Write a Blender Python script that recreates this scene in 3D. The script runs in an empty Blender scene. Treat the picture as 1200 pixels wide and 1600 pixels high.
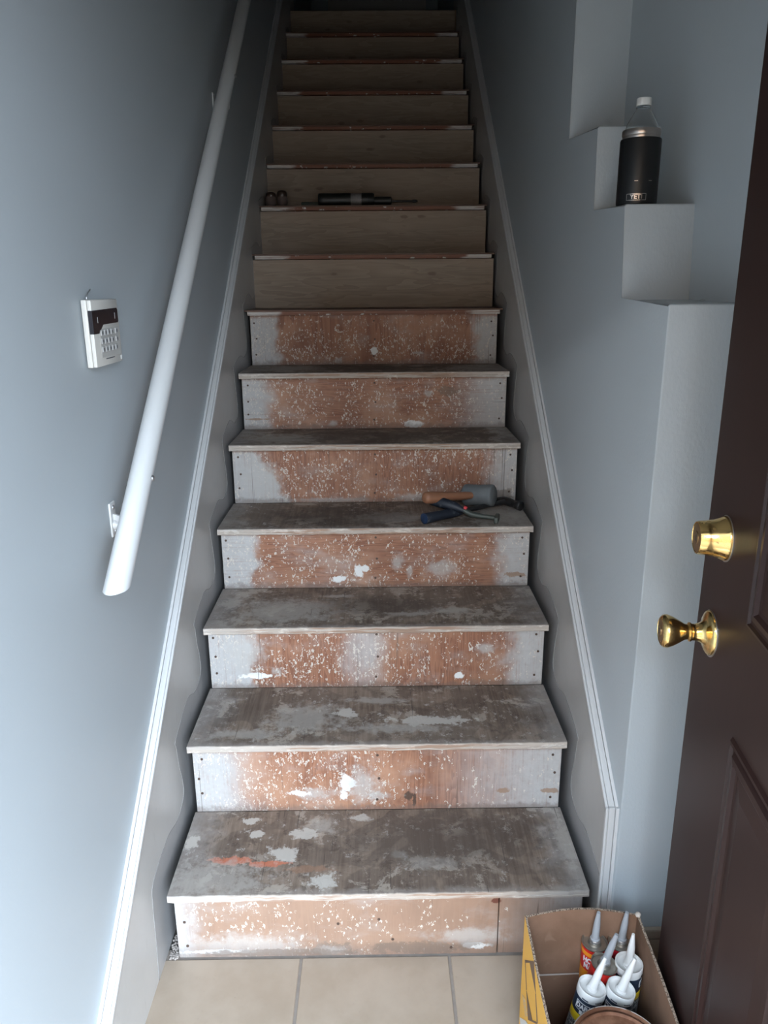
import bpy, bmesh, math, random
from mathutils import Vector, Matrix
random.seed(7)
S = bpy.context.scene
COL = S.collection

# ------------------------------------------------------------------ camera
cam_data = bpy.data.cameras.new('camera')
cam = bpy.data.objects.new('camera', cam_data); COL.objects.link(cam)
PITCH, YAW, ROLL = 0.28673, 0.00916, -0.00755
cy, sy = math.cos(YAW), math.sin(YAW)
fwd = Vector((sy*math.cos(PITCH), cy*math.cos(PITCH), -math.sin(PITCH)))
rt = Vector((cy, -sy, 0)); up = rt.cross(fwd)
r_ = math.cos(ROLL)*rt + math.sin(ROLL)*up
u_ = -math.sin(ROLL)*rt + math.cos(ROLL)*up
m = Matrix((r_, u_, -fwd)).transposed().to_4x4()
m.translation = Vector((0.0053, -1.3411, 1.4368))
cam.matrix_world = m
cam_data.sensor_fit = 'HORIZONTAL'; cam_data.sensor_width = 36; cam_data.lens = 36.0
cam_data.clip_start = 0.02
S.camera = cam

# ------------------------------------------------------------------ daylight
W = bpy.data.worlds.new('overcast_sky'); S.world = W; W.use_nodes = True
wn = W.node_tree; wn.nodes.clear()
wo = wn.nodes.new('ShaderNodeOutputWorld'); wb = wn.nodes.new('ShaderNodeBackground')
tc = wn.nodes.new('ShaderNodeTexCoord'); sx = wn.nodes.new('ShaderNodeSeparateXYZ')
cr = wn.nodes.new('ShaderNodeValToRGB')
wn.links.new(tc.outputs['Generated'], sx.inputs[0]); wn.links.new(sx.outputs[2], cr.inputs[0])
cr.color_ramp.elements[0].position = 0.0; cr.color_ramp.elements[0].color = (0.42, 0.48, 0.55, 1)
cr.color_ramp.elements[1].position = 1.0; cr.color_ramp.elements[1].color = (0.66, 0.82, 1.0, 1)
wn.links.new(cr.outputs[0], wb.inputs[0]); wb.inputs[1].default_value = 37.0
wn.links.new(wb.outputs[0], wo.inputs[0])
pl = bpy.data.lights.new('doorway_portal', 'AREA'); pl.shape = 'RECTANGLE'; pl.size = 0.89; pl.size_y = 2.0
pl.cycles.is_portal = True
po = bpy.data.objects.new('doorway_portal', pl); COL.objects.link(po)
po.location = (-0.045, -1.24, 1.02); po.rotation_euler = (math.radians(90), 0, 0)

S.view_settings.view_transform = 'Standard'; S.view_settings.look = 'None'
S.view_settings.gamma = 1; S.view_settings.use_curve_mapping = False
S.view_settings.exposure = 0.0

# ------------------------------------------------------------------ object helpers
def link(o, parent=None):
    COL.objects.link(o)
    if parent: o.parent = parent
    return o
def tag(o, label=None, cat=None, group=None, kind=None):
    if label: o['label'] = label
    if cat: o['category'] = cat
    if group: o['group'] = group
    if kind: o['kind'] = kind
    return o
def empty(name, loc=(0,0,0), rot=(0,0,0)):
    o = bpy.data.objects.new(name, None); o.empty_display_size = .05
    o.location = loc; o.rotation_euler = rot
    return link(o)
def obj(name, bm, mat, parent=None, loc=(0,0,0), rot=None, smooth=False, autosmooth=None):
    me = bpy.data.meshes.new(name)
    bmesh.ops.recalc_face_normals(bm, faces=bm.faces[:])
    bm.to_mesh(me); bm.free()
    if smooth or autosmooth:
        for p in me.polygons: p.use_smooth = True
        if autosmooth:
            me.set_sharp_from_angle(angle=math.radians(autosmooth))
    mats = mat if isinstance(mat, (list, tuple)) else [mat]
    for k in mats: me.materials.append(k)
    o = bpy.data.objects.new(name, me); o.location = loc
    if rot: o.rotation_euler = rot
    return link(o, parent)
def inst(name, me, parent=None, loc=(0,0,0), rot=None):
    o = bpy.data.objects.new(name, me); o.location = loc
    if rot: o.rotation_euler = rot
    return link(o, parent)
def add_box(bm, x0, x1, y0, y1, z0, z1, bev=0, seg=1, mi=0):
    t = bmesh.new()
    bmesh.ops.create_cube(t, size=1)
    for v in t.verts:
        v.co = Vector((x0+(v.co.x+.5)*(x1-x0), y0+(v.co.y+.5)*(y1-y0), z0+(v.co.z+.5)*(z1-z0)))
    if bev: bmesh.ops.bevel(t, geom=t.edges[:], offset=bev, segments=seg, affect='EDGES', profile=.5)
    merge(bm, t, mi)
    return bm
def merge(bm, t, mi=0, mat=None):
    vm = {}
    for v in t.verts:
        vm[v] = bm.verts.new(mat @ v.co if mat else v.co)
    for f in t.faces:
        try:
            g = bm.faces.new([vm[v] for v in f.verts]); g.material_index = mi or f.material_index
        except ValueError: pass
    t.free()
def prism(bm, pts, axis, a, b, mi=0):
    """extrude polygon pts (2-D) along axis from a to b"""
    def P(p, h):
        return {'x': (h, p[0], p[1]), 'y': (p[0], h, p[1]), 'z': (p[0], p[1], h)}[axis]
    A = [bm.verts.new(P(p, a)) for p in pts]; B = [bm.verts.new(P(p, b)) for p in pts]
    n = len(pts); fs = [bm.faces.new(A), bm.faces.new(B)]
    for i in range(n): fs.append(bm.faces.new((A[i], A[(i+1) % n], B[(i+1) % n], B[i])))
    for f in fs: f.material_index = mi
    return bm
def lathe(bm, prof, n=32, mi=0, M=None, cap0=True, cap1=True):
    """prof = [(r, z)...] around local z"""
    rings = []
    for r, z in prof:
        rings.append([bm.verts.new((M @ Vector((r*math.cos(2*math.pi*k/n), r*math.sin(2*math.pi*k/n), z))) if M else
                      (r*math.cos(2*math.pi*k/n), r*math.sin(2*math.pi*k/n), z)) for k in range(n)])
    for a, b in zip(rings, rings[1:]):
        for k in range(n):
            f = bm.faces.new((a[k], a[(k+1) % n], b[(k+1) % n], b[k])); f.material_index = mi
    if cap0: bm.faces.new(rings[0][::-1]).material_index = mi
    if cap1: bm.faces.new(rings[-1]).material_index = mi
    return bm
def axis_matrix(p, d):
    d = Vector(d).normalized()
    q = Vector((0, 0, 1)).rotation_difference(d)
    return Matrix.Translation(Vector(p)) @ q.to_matrix().to_4x4()
def tube(bm, path, rad, n=12, mi=0):
    path = [Vector(p) for p in path]
    rads = rad if isinstance(rad, (list, tuple)) else [rad]*len(path)
    rings = []; ref = None
    for i, p in enumerate(path):
        if i == 0: d = path[1]-p
        elif i == len(path)-1: d = p-path[i-1]
        else: d = (path[i+1]-p).normalized() + (p-path[i-1]).normalized()
        d.normalize()
        if ref is None:
            ref = Vector((0, 0, 1)) if abs(d.z) < .9 else Vector((1, 0, 0))
        a = (ref - ref.dot(d)*d).normalized(); b = d.cross(a); ref = a
        rings.append([bm.verts.new(p + rads[i]*(math.cos(2*math.pi*k/n)*a + math.sin(2*math.pi*k/n)*b)) for k in range(n)])
    for A, B in zip(rings, rings[1:]):
        for k in range(n):
            bm.faces.new((A[k], A[(k+1) % n], B[(k+1) % n], B[k])).material_index = mi
    bm.faces.new(rings[0][::-1]).material_index = mi; bm.faces.new(rings[-1]).material_index = mi
    return bm
def text_bm(txt, size, depth=.0004, bold=0.0, xs=1.0):
    cu = bpy.data.curves.new('t', 'FONT'); cu.body = txt; cu.size = size; cu.extrude = depth/2
    cu.offset = bold; cu.align_x = 'CENTER'; cu.align_y = 'CENTER'; cu.resolution_u = 3
    to = bpy.data.objects.new('t', cu); COL.objects.link(to)
    dg = bpy.context.evaluated_depsgraph_get()
    me = bpy.data.meshes.new_from_object(to.evaluated_get(dg))
    bm = bmesh.new(); bm.from_mesh(me)
    for v in bm.verts: v.co.x *= xs
    bpy.data.objects.remove(to); bpy.data.curves.remove(cu); bpy.data.meshes.remove(me)
    return bm
def wrap(bm, R, zc, ang):
    """flat xy drawing (x right, y up, z out) wrapped on a cylinder of radius R about z, centred on angle ang"""
    for v in bm.verts:
        a = ang + v.co.x/R; r = R + v.co.z
        v.co = Vector((r*math.cos(a), r*math.sin(a), zc + v.co.y))
    return bm

# ------------------------------------------------------------------ material helpers
class Mat:
    def __init__(s, name, rough=.6, metal=0.0, spec=.5):
        s.m = bpy.data.materials.new(name); s.m.use_nodes = True; s.nt = s.m.node_tree
        s.b = s.nt.nodes['Principled BSDF']; s.b.inputs['Roughness'].default_value = rough
        s.b.inputs['Metallic'].default_value = metal
        s.b.inputs['Specular IOR Level'].default_value = spec
        s._o = None
    def N(s, t, **k):
        n = s.nt.nodes.new(t)
        for a, v in k.items(): setattr(n, a, v)
        return n
    def L(s, a, sock):
        if isinstance(a, bpy.types.NodeSocket): s.nt.links.new(a, sock)
        else:
            if sock.type == 'RGBA' and not isinstance(a, (int, float)) and len(a) == 3: a = (*a, 1)
            sock.default_value = a
    @property
    def P(s):
        if s._o is None: s._o = s.N('ShaderNodeTexCoord').outputs['Object']
        return s._o
    def map(s, vec, sc=(1,1,1), loc=(0,0,0), rot=(0,0,0)):
        n = s.N('ShaderNodeMapping'); s.L(vec, n.inputs[0])
        n.inputs['Location'].default_value = loc; n.inputs['Rotation'].default_value = rot; n.inputs['Scale'].default_value = sc
        return n.outputs[0]
    def noise(s, vec, scale, detail=3, rough=.5, dist=0.0, col=False):
        n = s.N('ShaderNodeTexNoise'); s.L(vec, n.inputs['Vector']); n.inputs['Scale'].default_value = scale
        n.inputs['Detail'].default_value = detail; n.inputs['Roughness'].default_value = rough; n.inputs['Distortion'].default_value = dist
        return n.outputs['Color' if col else 'Fac']
    def math(s, op, a, b=0.0, c=0.0, clamp=False):
        n = s.N('ShaderNodeMath', operation=op, use_clamp=clamp)
        s.L(a, n.inputs[0]); s.L(b, n.inputs[1]); s.L(c, n.inputs[2]); return n.outputs[0]
    def vmath(s, op, a, b=(0,0,0)):
        n = s.N('ShaderNodeVectorMath', operation=op); s.L(a, n.inputs[0]); s.L(b, n.inputs[1])
        return n.outputs['Value'] if op in ('LENGTH', 'DISTANCE') else n.outputs[0]
    def sm(s, x, a, b, lo=0.0, hi=1.0):
        n = s.N('ShaderNodeMapRange', interpolation_type='SMOOTHSTEP')
        if isinstance(a, (int, float)) and isinstance(b, (int, float)) and a > b: a, b, lo, hi = b, a, hi, lo
        s.L(x, n.inputs[0]); s.L(a, n.inputs[1]); s.L(b, n.inputs[2]); s.L(lo, n.inputs[3]); s.L(hi, n.inputs[4])
        return n.outputs[0]
    def mix(s, f, a, b):
        n = s.N('ShaderNodeMix', data_type='RGBA'); s.L(f, n.inputs[0]); s.L(a, n.inputs[6]); s.L(b, n.inputs[7]); return n.outputs[2]
    def sep(s, v):
        n = s.N('ShaderNodeSeparateXYZ'); s.L(v, n.inputs[0]); return n.outputs
    def comb(s, x, y, z=0.0):
        n = s.N('ShaderNodeCombineXYZ'); s.L(x, n.inputs[0]); s.L(y, n.inputs[1]); s.L(z, n.inputs[2]); return n.outputs[0]
    def color(s, c): s.L(c, s.b.inputs['Base Color'])
    def bump(s, h, strength=.3, dist=.001):
        n = s.N('ShaderNodeBump'); n.inputs['Strength'].default_value = strength; n.inputs['Distance'].default_value = dist
        s.L(h, n.inputs['Height']); s.L(n.outputs[0], s.b.inputs['Normal'])
    def rough(s, r): s.L(r, s.b.inputs['Roughness'])
    def spots(s, v2, scale, dens, rmax, power=2.5, warp=.12):
        """splashed dots: Voronoi cells with random radius; dens may be a socket 0..1"""
        w = s.noise(v2, scale*1.4, 1, .5, 0, True)
        w = s.vmath('SCALE', s.vmath('SUBTRACT', w, (.5,.5,.5))); 
        w.node.inputs['Scale'].default_value = warp*2/scale*4
        vv = s.vmath('ADD', v2, w)
        n = s.N('ShaderNodeTexVoronoi', voronoi_dimensions='2D'); s.L(vv, n.inputs['Vector']); n.inputs['Scale'].default_value = scale
        c = s.sep(n.outputs['Color'])
        r = s.math('MULTIPLY', s.math('POWER', c[0], power), rmax)
        on = s.math('LESS_THAN', c[1], dens)
        hit = s.sm(s.math('DIVIDE', n.outputs['Distance'], s.math('MAXIMUM', r, .004)), 1.15, .8)
        return s.math('MULTIPLY', hit, on)
    def blob(s, a, b, cx, cz, rx, rz, soft=.5, nz=None, amp=.5):
        """soft ellipse in the plane (a, b) around (cx, cz)"""
        dx = s.math('DIVIDE', s.math('SUBTRACT', a, cx), rx); dz = s.math('DIVIDE', s.math('SUBTRACT', b, cz), rz)
        d = s.math('SQRT', s.math('ADD', s.math('MULTIPLY', dx, dx), s.math('MULTIPLY', dz, dz)))
        if nz is not None: d = s.math('ADD', d, s.math('MULTIPLY', s.math('SUBTRACT', nz, .5), amp*4))
        return s.sm(d, 1+soft*.5, 1-soft*.5)
def flat(name, c, rough=.5, metal=0.0, var=.0, scale=30, bump=0.0, bscale=200, spec=.5):
    k = Mat(name, rough, metal, spec)
    if var:
        n = k.noise(k.P, scale, 4, .6)
        k.color(k.mix(n, tuple(x*(1-var) for x in c), tuple(min(1, x*(1+var)) for x in c)))
    else: k.color(c)
    if bump: k.bump(k.noise(k.P, bscale, 2), bump, .001)
    return k.m
ORANGE = (.36, .165, .095); ORANGE_D = (.22, .092, .052); ORANGE_L = (.44, .24, .15)
WHITE = (.56, .55, .54)

def wood_riser(name, seed, horiz, left, right, center=None, spl=(.5, .5), blobs=(), pale=0.0, diag=0.0, grime=0.0, smear=0.0, swirl=1.0):
    """old plywood riser, sprayed white near both ends, splashed with drops.
       left/right = (solid, fade) distances from each end"""
    k = Mat(name, .62); P = k.P; X, Y, Z = k.sep(P)
    Q = k.map(P, (1,1,1), (seed*3.1, seed*1.7, seed*2.3))
    g = k.map(Q, (1.6, 1, 16) if horiz else (16, 1, 1.6))
    broad = k.noise(g, 2.0*swirl, 3, .5, .5)
    rings = k.math('FRACT', k.math('MULTIPLY', broad, 11.0))
    fine = k.noise(k.map(Q, (6, 1, 230) if horiz else (230, 1, 6)), 1.0, 3, .6)
    tone = k.math('ADD', k.math('MULTIPLY', rings, .45), k.math('MULTIPLY', fine, .55))
    blot = k.noise(Q, 7, 4, .6)
    col = k.mix(k.sm(tone, .25, .75), ORANGE_D, ORANGE)
    col = k.mix(k.sm(blot, .42, .70), col, ORANGE_L)
    col = k.mix(k.math('MULTIPLY', k.sm(k.noise(Q, 4.5, 3), .48, .68), .45), col, ORANGE_D)
    if pale: col = k.mix(pale, col, (.335, .225, .16))
    # sprayed ends
    edge = k.math('MULTIPLY', k.math('SUBTRACT', k.noise(Q, 16, 4, .6), .5), .12)
    xe = k.math('ADD', X, edge)
    xl = k.math('ADD', xe, k.math('MULTIPLY', Z, diag))
    wl = k.sm(xl, -.45+left[0], -.45+left[1], 1, 0)
    wr = k.sm(xe, .45-right[1], .45-right[0], 0, 1)
    w = k.math('MAXIMUM', wl, wr)
    if center:
        w = k.math('MAXIMUM', w, k.math('MULTIPLY', k.blob(X, Z, center[0], center[1], center[2], center[3], 1.3, k.noise(Q, 20, 3), .3), .75))
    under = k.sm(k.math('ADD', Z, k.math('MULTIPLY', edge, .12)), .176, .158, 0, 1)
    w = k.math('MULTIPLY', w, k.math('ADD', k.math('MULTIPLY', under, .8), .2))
    wear = k.sm(k.math('ADD', k.math('MULTIPLY', fine, .7), k.math('MULTIPLY', k.noise(Q, 45, 5, .7), .5)), .33, .62, .55, 1)
    w = k.math('MULTIPLY', w, wear)
    # hazy pale overspray drifting over the wood
    haze = k.math('MULTIPLY', k.sm(k.noise(k.map(Q, (1,1,2)), 9, 5, .65), .48, .78), .35 + smear)
    w = k.math('MAXIMUM', w, haze)
    wc = k.mix(k.noise(Q, 60, 4, .7), (.40, .385, .37), WHITE)
    col = k.mix(w, col, wc)
    # splashes
    v = k.comb(k.math('ADD', X, seed*.71), k.math('MULTIPLY', Z, .62), 0.0)
    dens = k.sm(X, -.34, .34, spl[0], spl[1])
    cl = k.sm(k.noise(Q, 9, 2), .38, .62, .35, 1.25)
    dens = k.math('MULTIPLY', dens, cl)
    s1 = k.spots(v, 210, k.math('MULTIPLY', dens, .50), .55, 1.4, .3)
    s2 = k.spots(k.map(v, (1,1,1), (.37, .21, 0)), 85, k.math('MULTIPLY', dens, .34), .36, 1.6, .42)
    s3 = k.spots(k.map(v, (1,1,1), (.77, .91, 0), (0, 0, .35)), 42, k.math('MULTIPLY', dens, .22), .22, 1.6, .6)
    sp = k.math('MAXIMUM', s1, k.math('MAXIMUM', s2, s3))
    col = k.mix(k.math('MULTIPLY', sp, .92), col, (.66, .60, .525))
    nz = k.noise(Q, 45, 8, .7)
    for (cx, cz, rx, rz, kind) in blobs:
        b = k.blob(X, Z, cx, cz, rx, rz, .35 if kind != 'soft' else 1.2, nz, .8)
        c = {'white': (.80, .79, .76), 'soft': (.50, .48, .45), 'dark': (.06, .04, .03), 'brown': (.32, .19, .11), 'grime': (.16, .12, .09), 'red': (.14, .035, .02)}[kind]
        st = {'white': 1.0, 'soft': .6, 'dark': .85, 'brown': .75, 'grime': .6, 'red': .9}[kind]
        col = k.mix(k.math('MULTIPLY', b, st), col, c)
    # dirt along the bottom edge
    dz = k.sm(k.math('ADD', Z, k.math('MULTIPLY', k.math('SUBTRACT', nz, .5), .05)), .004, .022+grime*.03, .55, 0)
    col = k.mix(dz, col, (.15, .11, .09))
    # cracks
    ck = k.noise(k.map(Q, (2, 1, 150) if horiz else (150, 1, 2)), 1.0, 1, .5)
    col = k.mix(k.sm(ck, .285, .25, 0, .55), col, (.10, .07, .055))
    k.color(col)
    h = k.math('ADD', k.math('MULTIPLY', fine, .5), k.math('MULTIPLY', sp, .6))
    k.bump(h, .5, .0012)
    return k.m

def wood_tread(name, seed, blobs=(), streak=True, light=0.0, edgeband=True):
    """worn grey-brown plywood tread with scuffs of old paint and plaster"""
    k = Mat(name, .78, 0, .3); P = k.P; X, Y, Z = k.sep(P)
    Q = k.map(P, (1,1,1), (seed*2.7, seed*1.3, seed*.9))
    a = k.noise(Q, 5, 5, .6, .4); b = k.noise(Q, 17, 8, .72, .2)
    gr = k.noise(k.map(Q, (110, 5, 1) if streak else (5, 110, 1)), 1.0, 4, .65)
    col = k.mix(k.sm(a, .32, .68), (.120, .082, .060), (.25, .19, .148))
    col = k.mix(k.math('MULTIPLY', k.sm(gr, .35, .7), .55), col, (.33, .255, .20))
    col = k.mix(k.sm(k.noise(k.map(Q, (1.2, 1, 1)), 8, 3, .55, 1.2), .57, .50, 0, .42), col, (.085, .063, .052))
    # flaking pale film
    b = k.noise(Q, 13, 10, .74, .3); m1 = k.sm(b, .525, .575, 0, 1)
    big = k.sm(k.noise(Q, 6.5, 2, .5), .42, .62)
    m1 = k.math('MULTIPLY', m1, big)
    col = k.mix(k.math('MULTIPLY', m1, .66), col, (.45, .385, .32))
    m2 = k.sm(k.noise(Q, 48, 8, .8), .56, .62, 0, .75)
    m2 = k.math('MULTIPLY', m2, k.sm(k.noise(Q, 11, 2), .40, .6))
    col = k.mix(m2, col, (.50, .46, .42))
    m3 = k.sm(k.noise(k.map(Q, (1,1,1), (3.3, 7.1, 0)), 30, 9, .78, .4), .44, .38, 0, .55)
    col = k.mix(m3, col, (.07, .05, .04))
    # pale ends
    ed = k.math('ADD', k.math('ABSOLUTE', X), k.math('MULTIPLY', k.math('SUBTRACT', k.noise(Q, 13, 5, .65), .5), .22))
    col = k.mix(k.sm(ed, .34, .46, 0, .5+light), col, (.42, .40, .385))
    if edgeband:
        fr = k.math('ADD', Y, k.math('MULTIPLY', k.math('SUBTRACT', k.noise(k.map(Q, (1, .6, 1)), 30, 4, .6), .5), .05))
        col = k.mix(k.sm(fr, .022, .004, 0, .45), col, (.38, .34, .305))
    nz = k.noise(Q, 38, 9, .72)
    for (cx, cz, rx, rz, kind) in blobs:
        bb = k.blob(X, Y, cx, cz, rx, rz, .3 if kind not in ('soft', 'damp') else 1.0, nz, 1.0 if kind != 'damp' else .5)
        c = {'white': (.56, .52, .47), 'soft': (.43, .395, .355), 'orange': (.58, .17, .09), 'damp': (.075, .058, .048), 'brown': (.30, .17, .11)}[kind]
        st = {'white': .8, 'soft': .6, 'orange': .75, 'damp': .55, 'brown': .6}[kind]
        col = k.mix(k.math('MULTIPLY', bb, st), col, c)
    # fine cracks along the grain
    ck = k.noise(k.map(Q, (140, 4, 1) if streak else (4, 140, 1)), 1.0, 1)
    col = k.mix(k.sm(ck, .29, .25, 0, .5), col, (.05, .04, .035))
    # worn front edge shows the wood and old paint
    nose = k.sm(Z, -.0005, -.0025, 0, 1)
    nn = k.noise(k.map(Q, (3, 1, 60)), 3, 4, .6)
    nc = k.mix(k.sm(k.math('ADD', k.math('ABSOLUTE', X), k.math('MULTIPLY', k.math('SUBTRACT', k.noise(Q, 9, 3), .5), .3)), .20, .40),
               (.44, .30, .22), (.62, .585, .54))
    nc = k.mix(k.sm(nn, .42, .55, 0, .85), nc, (.66, .60, .53))
    nc = k.mix(k.sm(k.noise(k.map(Q, (1, 1, 3)), 22, 4, .7), .62, .53, 0, .35), nc, (.22, .15, .11))
    col = k.mix(nose, col, nc)
    k.color(col)
    k.bump(k.math('ADD', k.math('MULTIPLY', gr, .6), k.math('MULTIPLY', m1, .7)), .5, .0012)
    return k.m

def laminate(name, seed):
    k = Mat(name, .5); P = k.P; Q = k.map(P, (1,1,1), (seed*1.9, seed, seed*2.1)); X, Y, Z = k.sep(P)
    g = k.map(Q, (1.4, 1, 11)); n = k.noise(g, 2.2, 3, .5, .4)
    rings = k.math('FRACT', k.math('MULTIPLY', n, 6))
    fine = k.noise(k.map(Q, (5, 1, 160)), 1, 3, .6)
    t = k.math('ADD', k.math('MULTIPLY', rings, .4), k.math('MULTIPLY', fine, .6))
    col = k.mix(k.sm(t, .2, .85), (.235, .175, .125), (.325, .25, .182))
    col = k.mix(k.sm(k.noise(g, 1.1, 2), .5, .6, 0, .4), col, (.34, .25, .18))
    for j in range(2):
        rr = random.Random(seed*10+j); cx = rr.uniform(-.38, .38); cz = rr.uniform(.04, .16)
        b = k.blob(X, Z, cx, cz, .016, .006, 1.0, k.noise(Q, 40, 2), .4)
        col = k.mix(k.math('MULTIPLY', b, .7), col, (.15, .09, .06))
    k.color(col); k.bump(fine, .15, .0006)
    return k.m

def wall_paint(name, c, stipple=.35):
    k = Mat(name, .5, 0, .4)
    n = k.noise(k.P, 2.5, 3)
    k.color(k.mix(n, tuple(x*.97 for x in c), tuple(x*1.03 for x in c)))
    h = k.math('ADD', k.noise(k.map(k.P, (1,1,.55)), 190, 2, .6), k.math('MULTIPLY', k.noise(k.P, 60, 2), .6))
    k.bump(h, stipple, .0012)
    return k.m
M_wall = wall_paint('grey_blue_wall_paint', (.42, .455, .475))
M_wall_s = wall_paint('grey_blue_wall_paint_smooth', (.42, .455, .475), .12)
M_ceil = flat('ceiling_paint', (.40, .39, .375), .8)
M_skirt = None
def skirt_mat(name, c, zone=False):
    k = Mat(name, .34, 0, .5)
    n = k.noise(k.P, 5, 5, .65)
    col = k.mix(k.sm(n, .35, .65), tuple(x*.93 for x in c), c)
    s = k.noise(k.map(k.P, (1, 14, 3), (0,0,0), (.66, 0, 0)), 3, 5, .7)
    col = k.mix(k.sm(s, .62, .72, 0, .5 if zone else .16), col, (.17, .15, .14))
    k.color(col); k.bump(k.noise(k.P, 25, 3), .15, .001)
    return k.m
M_skirt = skirt_mat('skirt_off_white_gloss', (.50, .485, .465))
M_zone = skirt_mat('skirt_old_paint', (.40, .39, .385), True)
M_ridge = flat('paint_ridge_grey', (.27, .26, .25), .5)
M_trim = flat('trim_white_gloss', (.60, .60, .595), .3, var=.03, scale=8)
M_rail = flat('rail_white_gloss', (.66, .66, .655), .32, var=.02, scale=8)
M_steel = flat('zinc_steel', (.55, .55, .56), .32, .9)
M_white_metal = flat('white_painted_bracket', (.68, .68, .67), .35)

# ------------------------------------------------------------------ measured constants
RUN = .248; OH = .026
ZT = [.193, .3945, .583, .775, .9675, 1.160, 1.355, 1.553, 1.7475, 1.939, 2.132, 2.3275, 2.522, 2.709, 2.905]
XR = .494; X2 = .63
def xl(y): return -.4975 + .0090*y       # left wall plane, slightly out of square
SLOPE = .7806; CTOP = .41

# ------------------------------------------------------------------ structure: room shell
def structure(o, label, cat): return tag(o, label, cat, kind='structure')
# floor (tiles with grout)
fl = empty('floor'); structure(fl, 'beige ceramic tile floor with grey-brown grout at the foot of the stairs', 'floor')
k = Mat('grout_brown', .9); k.color(k.mix(k.noise(k.P, 60, 3), (.20, .165, .14), (.30, .26, .225))); M_grout = k.m
k = Mat('beige_tile', .38)
n1 = k.noise(k.P, 6, 5, .6); n2 = k.noise(k.P, 60, 4, .7)
c = k.mix(k.sm(n1, .3, .7), (.335, .265, .20), (.40, .325, .255)); c = k.mix(k.sm(n2, .6, .75, 0, .35), c, (.30, .245, .195))
c = k.mix(k.sm(k.noise(k.P, 130, 3, .6), .68, .75, 0, .5), c, (.26, .21, .17))
k.color(c); k.bump(n2, .1, .0008); M_tile = k.m
bm = bmesh.new(); add_box(bm, -.56, X2+.02, -1.36, .06, -.06, -.0025); obj('grout_bed', bm, M_grout, fl)
xs = [-.504, -.174, .156, .486, .64]; ys = [.022, -.300, -.630, -.960, -1.29]
for i in range(4):
    for j in range(4):
        bm = bmesh.new(); g = .0032
        x0 = xs[i]+g; x1 = xs[i+1]-g; y1 = ys[j]-(g if j else 0); y0 = ys[j+1]+g
        add_box(bm, x0, x1, y0, y1, -.004, random.uniform(-.0003, .0003), .0012)
        obj('tile', bm, M_tile, fl)
# left wall
bm = bmesh.new()
prism(bm, [(xl(-1.31), -1.31), (xl(6), 6), (-.62, 6), (-.62, -1.31)], 'z', -.06, 5.2)
structure(obj('wall_left', bm, M_wall_s), 'long grey-blue painted wall left of the stairs, carrying the handrail and keypad', 'wall')
# right stair wall with its stepped end
bm = bmesh.new()
poly = [(-.02, -.06), (-.02, 1.404), (.222, 1.406), (.252, 1.412), (.256, 1.586), (.484, 1.588), (.489, 1.765), (.758, 1.777), (.766, 5.2), (6, 5.2), (6, -.06)]
poly = [(-.02, -.06), (-.025, 1.404), (.238, 1.406), (.256, 1.586), (.487, 1.590), (.490, 1.766), (.762, 1.780), (.772, 5.2), (6, 5.2), (6, -.06)]
prism(bm, poly, 'x', XR, X2)
ed = [e for e in bm.edges if abs(e.verts[0].co.x-XR) < 1e-5 and abs(e.verts[1].co.x-XR) < 1e-5 and max(e.verts[0].co.y, e.verts[1].co.y) < 1]
ed += [e for e in bm.edges if abs(e.verts[0].co.x-e.verts[1].co.x) > .01 and e.verts[0].co.y < .6 and e.verts[0].co.z > 1 and
       min((e.verts[0].co - Vector((e.verts[0].co.x, a, b))).length for a, b in ((-.025, 1.404), (.256, 1.586), (.490, 1.766))) < .01]
bmesh.ops.bevel(bm, geom=ed, offset=.004, segments=3, affect='EDGES', profile=.5)
structure(obj('wall_stair', bm, M_wall, autosmooth=25), 'grey-blue textured wall right of the stairs with a stepped ledge end', 'wall')
bm = bmesh.new(); add_box(bm, X2, X2+.1, -1.31, 6, -.06, 5.2)
structure(obj('wall_right', bm, M_wall_s), 'grey wall behind the stepped ledges and the open door', 'wall')
# hairline crack in the wall end
# front wall with the doorway
bm = bmesh.new()
add_box(bm, .415, X2+.1, -1.31, -1.17, -.06, 2.6); add_box(bm, -.62, .415, -1.31, -1.17, 2.05, 2.6)
structure(obj('wall_front', bm, M_wall_s), 'wall around the entrance doorway behind the photographer', 'wall')
# ceiling: flat over the entry then rising with the stairs
bm = bmesh.new()
prism(bm, [(-1.31, 2.45), (1.1, 2.45), (3.6, 4.55), (6, 4.55), (6, 4.7), (3.5, 4.7), (1.0, 2.6), (-1.31, 2.6)], 'x', -.62, X2+.1)
structure(obj('ceiling', bm, M_ceil), 'ceiling above the entry, sloping up over the stairs', 'ceiling')
bm = bmesh.new(); add_box(bm, -.62, X2+.1, 5.2, 5.3, -.06, 5.2)
structure(obj('wall_back', bm, M_wall_s), 'dark wall at the far end of the upstairs landing', 'wall')
bm = bmesh.new(); add_box(bm, -.62, X2+.1, 3.53, 5.3, 2.80, 2.90)
structure(obj('floor_landing', bm, flat('landing_brown', (.22, .15, .1), .6)), 'upper landing floor at the top of the stairs', 'floor')
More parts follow.
